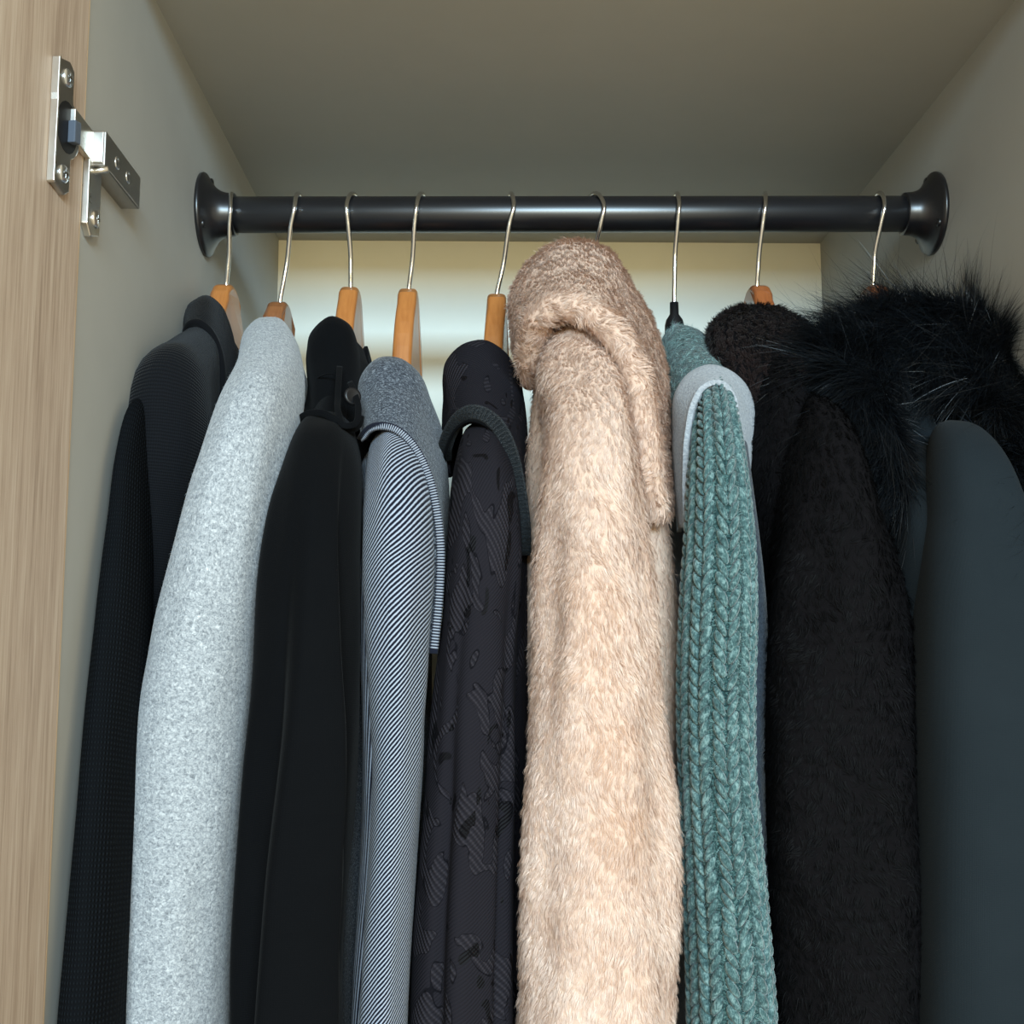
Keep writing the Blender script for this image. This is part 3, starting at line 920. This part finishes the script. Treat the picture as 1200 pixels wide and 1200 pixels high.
hem('collar_edge', H, .0046, .0034, m_plain('navy_edge_wool', srgb(20, 23, 36), srgb(30, 33, 46)), g)
# standing threads that bind the edge
hc = catmull([P(h[0], h[1], h[2] - .004) for h in H], 112)
V = []; Fc = []
tcn = np.gradient(hc, axis=0); tcn /= np.linalg.norm(tcn, axis=1)[:, None]
for i in range(2, 110):
    s = np.cross(tcn[i], [0, -1, 0]); s /= np.linalg.norm(s)
    v, f = wire_vf([hc[i] - s * .0021 + [0, .0012, 0], hc[i] - s * .0012, hc[i] + s * .0012, hc[i] + s * .0021 + [0, .0012, 0]], .00046, 5)
    o0 = len(V); V += v; Fc += [tuple(o0 + q for q in ff) for ff in f]
edge_thread = m_plain('pale_thread', srgb(128, 134, 146), srgb(168, 174, 184), .9)
mk('edge_stitching', V, Fc, edge_thread, g)['kind'] = 'stuff'

# 5 jacquard jacket ----------------------------------------------------------
JQ, RIB = m_jacquard(), m_rib('black_boucle_trim', srgb(8, 10, 12), srgb(30, 34, 37))
g = thing('jacquard_jacket', 'dark plum jacket with woven leaf pattern and black ribbed collar trim', 'jacket', tuple(N5 - [0, 0, .1]), GR)
rows = [(530, 548, 580, -.060, .014), (540, 540, 590, -.090, .024), (566, 532, 602, -.125, .032), (600, 528, 609, -.145, .034), (650, 524, 612, -.153, .034), (742, 516, 606, -.155, .032), (825, 507, 604, -.155, .032), (930, 499, 604, -.155, .032),
        (1033, 490, 603, -.155, .032), (1196, 480, 602, -.155, .032)]
fo = wrinkle(9, .0011)
def jfold(th, s):
    grow = np.clip((s - .10) / .2, 0, 1)
    e = np.angle(np.exp(1j * (th - (PI / 2 + .45)))); e2 = np.angle(np.exp(1j * (th - (PI / 2 - .85))))
    return fo(th, s) + grow * (-.0065 * np.exp(-(e / .18) ** 2) + .003 * np.exp(-((e + .35) / .25) ** 2) - .006 * np.exp(-(e2 / .16) ** 2))
ROWS[5] = rows
G5 = tube_grid(tail(rows, 1650), 150, 96, jfold)
grid_mesh('sleeve', G5, JQ, g)
rows = [(530, 548, 600, -.05, .016), (600, 545, 616, -.10, .026), (700, 545, 624, -.118, .028), (825, 540, 620, -.118, .028), (1000, 535, 616, -.118, .028), (1196, 530, 614, -.118, .028)]
grid_mesh('front_panel', tube_grid(tail(rows, 1800), 60, 40, wobble(19, .001)), JQ, g)
body('body', JQ, g, N5[0] - .004, N5[0] - .012, .014, .022, N5[2] - .070, yf=-.115)
O = [(523, 560, -.065), (519, 520, -.060), (521, 470, -.050), (526, 424, -.045), (545, 406, -.045), (568, 402, -.045), (588, 413, -.045), (606, 438, -.050), (613, 470, -.055), (619, 540, -.070), (621, 590, -.085), (617, 640, -.10)]
H = [(521, 545, -.085), (522, 530, -.100), (528, 512, -.112), (537, 499, -.122), (550, 492, -.130), (565, 495, -.135), (580, 506, -.138), (591, 524, -.140), (599, 548, -.142), (606, 585, -.144), (611, 620, -.144), (613, 650, -.140)]
Gc = band_grid(O, H, 80, 18, .010)
solidify(grid_mesh('collar', Gc, JQ, g, wrap=False), .0032, -1.0)
H2_ = [(h[0] + dx, h[1] - dy, h[2]) for h, dx, dy in zip(H, (0, 0, 1, 2, 2, 2, 3, 3, 3, 3, 2, 0), (6, 7, 8, 9, 9, 9, 7, 5, 3, 1, 0, 0))]
hem('collar_trim', H2_, .0088, .0044, RIB, g, .003)
hem('collar_piping', [(h[0], h[1] + 1, h[2]) for h in H], .0018, .0022, TR, g, .003)

# 6 beige faux fur coat ------------------------------------------------------
FB = m_furbase('beige_pile_ground', srgb(200, 170, 150), srgb(214, 188, 170))
FF = m_fur('beige_pile', srgb(200, 162, 137), srgb(227, 205, 191), .85, .0)
g = thing('fur_coat', 'beige faux fur coat with a big soft collar, the only light fur', 'coat', tuple(N6 - [0, 0, .1]), GR)
rows = [(404, 642, 706, -.085, .020), (424, 629, 724, -.102, .030), (456, 623, 740, -.116, .035), (492, 630, 752, -.132, .039), (540, 630, 758, -.150, .042), (640, 623, 768, -.160, .044), (700, 620, 776, -.166, .044), (775, 619, 779, -.170, .044), (867, 612, 785, -.170, .044),
        (929, 607, 793, -.170, .044), (1033, 604, 800, -.170, .044), (1196, 602, 797, -.170, .044)]
fo = wobble(11, .0016)
def ffold(th, s):
    grow = np.clip((s - .05) / .15, 0, 1)
    e = np.angle(np.exp(1j * (th - (PI / 2 + .85)))); e2 = np.angle(np.exp(1j * (th - (PI / 2 - .9))))
    return fo(th, s) + grow * (-.003 * np.exp(-(e / .3) ** 2) - .003 * np.exp(-(e2 / .3) ** 2)) - .0035
ROWS[6] = rows
G6 = tube_grid(tail(rows, 1650), 150, 72, ffold)
grid_mesh('sleeve', G6, FB, g)
fur('sleeve_pile', G6, FF, g, 190000, .0056, .00036, lift=.55, clump=.0038, clumping=.6, k=4, seed=3, blotch=.55, curl=.12, rows=(0, .74), cols=(.13, .87), wave=.45, wavelen=.075)
rows = [(388, 645, 700, -.025, .02), (420, 630, 728, -.05, .028), (480, 624, 745, -.075, .032), (560, 620, 770, -.10, .036), (700, 617, 790, -.115, .04), (900, 622, 792, -.115, .04), (1196, 620, 785, -.115, .04)]
Gb = tube_grid(tail(rows, 1900), 80, 48, wobble(12, .0015))
grid_mesh('body', Gb, FB, g)
fur('body_pile', Gb, FF, g, 30000, .0058, .0005, lift=.4, clump=.005, clumping=.7, k=4, seed=4, rows=(0, .6), cols=(.15, .85))
O = [(618, 446, -.065), (607, 425, -.060), (601, 388, -.055), (601, 348, -.045), (627, 309, -.035), (665, 289, -.030), (708, 299, -.030), (738, 341, -.035), (762, 385, -.040), (776, 432, -.050), (782, 520, -.070), (788, 585, -.090), (785, 606, -.100)]
H = [(621, 454, -.085), (622, 427, -.105), (625, 400, -.118), (632, 378, -.130), (654, 364, -.138), (684, 367, -.142), (708, 383, -.146), (727, 405, -.150), (741, 432, -.154), (750, 460, -.158), (757, 505, -.164), (766, 570, -.164), (774, 612, -.155)]
Gc = band_grid(O, H, 90, 22, .016, back=.06)
solidify(grid_mesh('collar', Gc, FB, g, wrap=False), .006, -1.0)
fur('collar_pile', Gc, FF, g, 110000, .0066, .00036, lift=.45, clump=.0042, clumping=.6, k=4, seed=5, wrap=False, wave=.30, wavelen=.05, grav=.5, curl=.10)
# turned hem of the collar
hp = catmull([P(h[0], h[1], h[2]) for h in H], 60)
Vh, Fh = wire_vf(hp + np.array([0, .004, .003]), np.interp(np.linspace(0, 1, 60), [0, .15, .5, .8, 1], [.005, .008, .0085, .007, .005]), 14)
mk('collar_edge', Vh, Fh, FB, g)
Ge = np.array(Vh).reshape(60, 14, 3)
fur('collar_edge_pile', Ge, FF, g, 20000, .0060, .00036, lift=.8, clump=.004, clumping=.7, k=4, seed=6, wave=1.2, grav=.5)

# 7 teal knit cardigan -------------------------------------------------------
TE, TF = m_teal(), m_tealflat()
FELT = m_felt('pale_grey_felt', srgb(128, 134, 142), srgb(186, 189, 192))
FELT2 = m_felt('blue_grey_felt', srgb(34, 40, 48), srgb(58, 66, 76))
g = thing('knit_jacket', 'teal chunky rib knit jacket with pale grey felt collar facing', 'jacket', tuple(N7 - [0, 0, .1]), GR)
rows = [(468, 822, 852, -.075, .014), (480, 815, 858, -.095, .022), (528, 808, 868, -.130, .030), (585, 804, 876, -.148, .032), (642, 801, 882, -.155, .032), (700, 797, 884, -.158, .032), (825, 793, 882, -.158, .032), (908, 795, 883, -.158, .032),
        (1012, 799, 893, -.158, .032), (1117, 803, 902, -.158, .032), (1196, 805, 908, -.158, .032)]
def kfold(th, s): return -.0022 + 0 * th * s
ROWS[7] = rows
G7 = tube_grid(tail(rows, 1600), 150, 72, kfold)
grid_mesh('sleeve', G7, TF, g)
# chunky stitches: pairs of slanted loops in rib columns
ncol = 9
nr7, ns7 = G7.shape[:2]
lenv = np.concatenate([[0], np.cumsum(np.linalg.norm(np.diff(G7.mean(axis=1), axis=0), axis=1))])
LV = []; LF = []
nu, nv_ = 7, 6
vs = []
for i in range(nu + 1):
    ph = PI * i / nu
    for j in range(nv_):
        a = 2 * PI * j / nv_
        vs.append((math.sin(ph) * math.cos(a), math.sin(ph) * math.sin(a), math.cos(ph)))
vs = np.array(vs)
fs = [(i * nv_ + j, i * nv_ + (j + 1) % nv_, (i + 1) * nv_ + (j + 1) % nv_, (i + 1) * nv_ + j) for i in range(nu) for j in range(nv_)]
pitch = .0068
r7 = np.random.default_rng(77)
def g7(row, col):
    i = int(min(max(row, 0), nr7 - 2)); fr = min(max(row - i, 0), 1)
    j = int(math.floor(col)) % ns7; fc = col - math.floor(col)
    A = G7[i] * (1 - fr) + G7[i + 1] * fr
    return A[j] * (1 - fc) + A[(j + 1) % ns7] * fc
stitch_n = 0
for c in range(ncol):
    th = -PI / 2 + 2 * PI * (c + .5) / ncol
    if math.sin(th) < -.45: continue
    colc = (c + .5) / ncol * ns7
    wcol = ns7 / ncol
    s = .010 + .002 * r7.random()
    while s < .62:
        row = np.interp(s, lenv, np.arange(nr7))
        for sd in (-1, 1):
            p0 = g7(row, colc + sd * wcol * .40); 
            p1 = g7(np.interp(s + pitch * 1.30, lenv, np.arange(nr7)), colc + sd * wcol * .07)
            cen = (p0 + p1) / 2; dz = p1 - p0; L = np.linalg.norm(dz); dz = dz / L
            axc = g7(row, colc + 1) - g7(row, colc - 1); axc /= np.linalg.norm(axc)
            nrm = np.cross(dz, axc); nrm /= np.linalg.norm(nrm)
            if nrm @ (cen - G7[min(int(row), nr7 - 1)].mean(axis=0)) < 0: nrm = -nrm
            sx = np.cross(nrm, dz)
            wloc = np.linalg.norm(g7(row, colc + wcol * .25) - g7(row, colc - wcol * .25)) * .5
            jit = 1 + .18 * r7.standard_normal()
            q = cen + nrm * .0006 + (vs[:, :1] * sx * min(wloc * .60, .0030) * jit + vs[:, 1:2] * nrm * .0026 + vs[:, 2:] * dz * L * .56)
            o0 = len(LV) * len(vs)
            LV.append(q); LF.append([tuple(o0 + x for x in f) for f in fs])
        s += pitch * (1 + .05 * r7.standard_normal())
mk('rib_stitches', np.concatenate(LV), [f for l in LF for f in l], TE, g)['kind'] = 'stuff'
tfz = m_fur('teal_mohair_fuzz', srgb(96, 140, 142), srgb(176, 208, 206), .7, .3)
fur('mohair_fuzz', G7, tfz, g, 9000, .0055, .00012, lift=1.0, clump=.004, clumping=.2, k=4, seed=9, rows=(0, .72), wave=2.5, curl=.8)
# grey facing of the body right of the sleeve, dark inside left of it
rows = [(480, 840, 866, -.065, .012), (540, 840, 874, -.11, .02), (620, 836, 886, -.125, .024), (667, 834, 892, -.128, .026), (760, 834, 899, -.128, .026), (900, 834, 896, -.128, .026), (1050, 840, 905, -.128, .026), (1196, 842, 916, -.128, .026)]
grid_mesh('facing', tube_grid(tail(rows, 1700), 80, 40, wobble(14, .0008)), FELT2, g)
body('body', FELT2, g, N7[0] + .010, N7[0] + .016, .013, .020, N7[2] - .045, yf=-.115)
O = [(790, 540, -.065), (781, 480, -.045), (777, 430, -.035), (777, 396, -.025), (792, 384, -.02), (812, 388, -.02), (836, 407, -.025), (858, 430, -.03), (874, 452, -.04), (882, 500, -.06)]
H = [(793, 545, -.085), (791, 506, -.088), (794, 462, -.088), (806, 444, -.090), (820, 436, -.092), (834, 434, -.092), (850, 438, -.092), (866, 450, -.09), (876, 470, -.09), (880, 510, -.09)]
Gc = band_grid(O, H, 60, 18, .006, back=.04)
solidify(grid_mesh('collar', Gc, TF, g, wrap=False), .004, -1.0)
fur('collar_fuzz', Gc, tfz, g, 9000, .0060, .00022, lift=.35, clump=.005, clumping=.6, k=4, seed=10, wrap=False, wave=2.0, wavelen=.02, curl=.8, grav=0, across=.8)
O = [(795, 618, -.120), (790, 560, -.110), (788, 506, -.098), (792, 457, -.090), (807, 438, -.086), (829, 429, -.086), (855, 436, -.086), (875, 455, -.086), (884, 480, -.088), (882, 520, -.098), (877, 570, -.112), (874, 600, -.122)]
H = [(804, 618, -.140), (803, 560, -.136), (806, 506, -.132), (814, 470, -.128), (824, 454, -.126), (836, 448, -.126), (848, 450, -.126), (858, 462, -.126), (863, 488, -.128), (867, 524, -.132), (872, 570, -.138), (873, 602, -.142)]
Gf = band_grid(O, H, 80, 14, .005, back=.012, shrink=.96)
solidify(grid_mesh('collar_facing', Gf, FELT, g, wrap=False), .003, -1.0)
hem('collar_facing_edge', H, .0036, .0030, FELT, g, .001)

# 8 dark brown fur coat ------------------------------------------------------
DB = m_furbase('dark_pile_ground', srgb(6, 5, 7), srgb(12, 10, 12))
DF = m_fur('dark_brown_pile', srgb(3, 3, 4), srgb(11, 10, 12), .75, .0, .12)
DC = m_fur('brown_collar_pile', srgb(20, 13, 13), srgb(44, 32, 31), .65, .05, .2)
g = thing('fur_coat', 'very dark brown short fur coat between the teal knit and the shaggy trim', 'coat', tuple(N8 - [0, 0, .1]), GR)
rows = [(498, 935, 972, -.070, .016), (516, 924, 985, -.100, .026), (538, 920, 1000, -.128, .032), (570, 918, 1016, -.140, .034), (630, 910, 1036, -.147, .036), (680, 904, 1052, -.150, .036), (760, 898, 1066, -.150, .036), (900, 893, 1076, -.150, .036),
        (1000, 895, 1078, -.150, .036), (1100, 902, 1080, -.150, .036), (1196, 908, 1080, -.150, .036)]
ROWS[8] = rows
G8 = tube_grid(tail(rows, 1650), 130, 64, wobble(15, .0022))
grid_mesh('sleeve', G8, DB, g)
fur('sleeve_pile', G8, DF, g, 75000, .0058, .0005, lift=.40, clump=.006, clumping=.7, k=4, seed=12, rows=(0, .74), cols=(.1, .9), wave=.8, wavelen=.07)
rows = [(440, 880, 930, -.04, .02), (480, 880, 950, -.08, .03), (560, 878, 985, -.105, .034), (700, 884, 1030, -.112, .036), (900, 888, 1050, -.112, .036), (1196, 895, 1060, -.112, .036)]
Gb = tube_grid(tail(rows, 1900), 80, 48, wobble(16, .002))
grid_mesh('body', Gb, DB, g)
fur('body_pile', Gb, DF, g, 22000, .0075, .0007, lift=.45, clump=.006, clumping=.7, k=4, seed=13, rows=(0, .5), cols=(.1, .9))
O = [(872, 560, -.07), (850, 500, -.06), (834, 440, -.05), (829, 398, -.04), (842, 374, -.03), (878, 362, -.025), (920, 368, -.03), (955, 395, -.035), (985, 445, -.05), (1004, 520, -.07)]
H = [(892, 590, -.095), (884, 530, -.095), (884, 480, -.095), (890, 450, -.095), (906, 436, -.095), (924, 432, -.095), (945, 438, -.10), (966, 460, -.105), (986, 500, -.11), (1004, 555, -.115)]
Gc = band_grid(O, H, 70, 20, .016, back=.05)
solidify(grid_mesh('collar', Gc, DB, g, wrap=False), .006, -1.0)
fur('collar_pile', Gc, DC, g, 40000, .0075, .0006, lift=.40, clump=.006, clumping=.6, k=4, seed=14, wrap=False, wave=.6, wavelen=.07)

# 9 coat with shaggy fur trim ------------------------------------------------
SL = m_plain('slate_green_cotton', srgb(27, 33, 37), srgb(33, 39, 43), .92, bump=.5, sheen=.03, spec=.06)
g = thing('parka', 'dark slate parka with shaggy black fur hood trim, against the right panel', 'coat', tuple(N9 - [0, 0, .1]), GR)
rows = [(537, 1090, 1130, -.080, .014), (544, 1084, 1142, -.105, .024), (560, 1080, 1156, -.130, .032), (592, 1078, 1175, -.148, .038), (640, 1077, 1196, -.158, .040), (700, 1077, 1212, -.168, .040), (800, 1076, 1226, -.172, .040), (1000, 1074, 1236, -.172, .040), (1196, 1073, 1240, -.172, .040)]
fo = wrinkle(17, .0013, ks=(4, 40))
def pfold(th, s):
    grow = np.clip((s - .08) / .3, 0, 1)
    e = np.angle(np.exp(1j * (th - (PI / 2 - .5))))
    return fo(th, s) - .004 * grow * np.exp(-(e / .3) ** 2)
ROWS[9] = rows
G9 = tube_grid(tail(rows, 1650), 130, 72, pfold, power=.66)
grid_mesh('sleeve', G9, SL, g)
rows = [(550, 1064, 1100, -.085, .016), (585, 1052, 1110, -.122, .024), (640, 1047, 1130, -.142, .028), (720, 1050, 1150, -.148, .028), (820, 1057, 1170, -.148, .028), (950, 1064, 1185, -.148, .028), (1196, 1068, 1200, -.148, .028)]
grid_mesh('front_panel', tube_grid(tail(rows, 1800), 80, 48, wobble(18, .0014)), SL, g)
body('body', SL, g, N9[0] + .004, N9[0] + .008, .015, .025, N9[2] - .06, yf=-.12)
# padded core of the trim: an arch from the front over the shoulder
path = [(1054, 600, -.135, .010), (1034, 550, -.128, .015), (1006, 500, -.112, .021), (990, 456, -.085, .025), (1015, 422, -.062, .027), (1070, 408, -.052, .028), (1132, 418, -.060, .027), (1172, 455, -.085, .025), (1190, 515, -.125, .021), (1216, 580, -.160, .017), (1232, 660, -.175, .012)]
ctl = [[*P(px, py, y), r] for px, py, y, r in path]
R9 = catmull(ctl, 90)
V, Fc = wire_vf(R9[:, :3], 1.0, 24, cap=False)
Gt = np.array(V).reshape(90, 24, 3)
Gt = R9[:, None, :3] + (Gt - R9[:, None, :3]) * R9[:, 3][:, None, None]
BF0 = m_furbase('black_fur_ground', srgb(5, 6, 8), srgb(10, 12, 15))
BF = m_fur('black_shaggy_fur', srgb(5, 6, 8), srgb(28, 34, 40), .40, .0, .4)
tr = grid_mesh('hood_trim', Gt, BF0, g, cap0=True, cap1=True)
# long hair over the trim
def shag(name, n, length, width, seed, lift, k=7, spread=.35, droop=.5, comb=.8):
    r = np.random.default_rng(seed)
    p, nn, td, ta, u, v, _ = sampler(Gt, n, r, True)
    cenp = R9[:, :3].mean(axis=0)
    # lie away from the middle of the arch and sink
    nn = np.where(((p - R9[np.clip((v / v.max() * 89).astype(int), 0, 89), :3]) * nn).sum(1)[:, None] > 0, nn, -nn)
    cell = np.floor(u / .016) * 57.0 + np.floor(v / .018) * 131.0 + seed
    hsh = lambda q: np.modf(np.abs(np.sin(cell * 12.9898 + q * 78.233) * 43758.5453))[0] - .5
    lock = np.stack([hsh(1), hsh(2), hsh(3)], axis=1)
    fr = v / v.max()                                     # 0 = front left end, 1 = front right end
    lean = np.interp(fr, [0, .2, .4, .52, .65, .85, 1], [-.25, -.75, -.9, -.1, .6, .5, .2])
    sink = np.interp(fr, [0, .2, .4, .52, .65, .85, 1], [-.9, -.75, -.25, -.10, -.45, -.8, -.9])
    sweep = np.stack([lean, np.full(n, -.30), sink], axis=1)
    d0 = nn * lift + sweep * comb + lock * .8 + spread * r.standard_normal((n, 3)) * .5
    d0 /= np.linalg.norm(d0, axis=1)[:, None]
    ln = length * (.55 + .7 * r.random(n))
    cur = p.copy(); pts = np.zeros((n, k, 3)); pts[:, 0] = cur
    dd = d0.copy(); bend = .25 * r.standard_normal((n, 3)) + lock * .6
    for s in range(1, k):
        dd = dd + (bend + np.array([0, 0, -droop])) / k
        dd /= np.linalg.norm(dd, axis=1)[:, None]
        cur = cur + dd * (ln / (k - 1))[:, None]
        # stay inside the wardrobe
        cur[:, 0] = np.minimum(cur[:, 0], XR - .002)
        pts[:, s] = cur
    side = np.cross(d0, r.standard_normal((n, 3))); side /= np.linalg.norm(side, axis=1)[:, None]
    tint = np.clip(r.beta(1.2, 3.2, n), 0, 1)
    return ribbons(name, pts, width * (.6 + .8 * r.random(n)), side, BF, g, tint)
shag('trim_undercoat', 55000, .018, .00042, 31, .6, 5)
shag('trim_long_hair', 34000, .046, .00030, 32, .42, 8, .3, .55)
shag('trim_guard_hair', 500, .062, .00022, 33, 1.0, 9, .7, .0, .4)

# hangers, each arm lying in the shoulder of its garment
hanger('honey wood hanger holding the black knit cardigan', (272, 228), (270, 255), (268, 304), (265, 336), HONEY, ROWS[1])
hanger('brown wood hanger holding the pale grey wool coat', (351, 228), (345, 262), (336, 310), (328, 356), WALNUT, ROWS[2])
hanger('honey wood hanger holding the plain black coat with shoulder strap', (416, 229), (406, 255), (411, 304), (411, 339), HONEY, ROWS[3])
hanger('honey wood hanger, the longest bare piece of wood, above the striped twill coat', (496, 228), (488, 262), (483, 308), (479, 341), HONEY, ROWS[4])
hanger('honey wood hanger holding the dark leaf patterned jacket', (598, 227), (602, 258), (590, 310), (582, 347), HONEY, ROWS[5])
hanger('hanger mostly hidden in the beige fur coat, its hook showing', (694, 229), (708, 252), (698, 290), (694, 330), HONEY, ROWS[6])
hanger('black plastic hanger with chrome hook holding the teal knit', (792, 227), (796, 256), (791, 300), (790, 358), BLACKPL, ROWS[7], True)
hanger('brown wood hanger peeking over the dark brown fur coat', (896, 228), (897, 256), (889, 305), (887, 337), CHEST, ROWS[8])
hanger('wood hanger half hidden by the shaggy black fur trim', (1028, 229), (1037, 255), (1025, 300), (1023, 337), CHEST, ROWS[9])
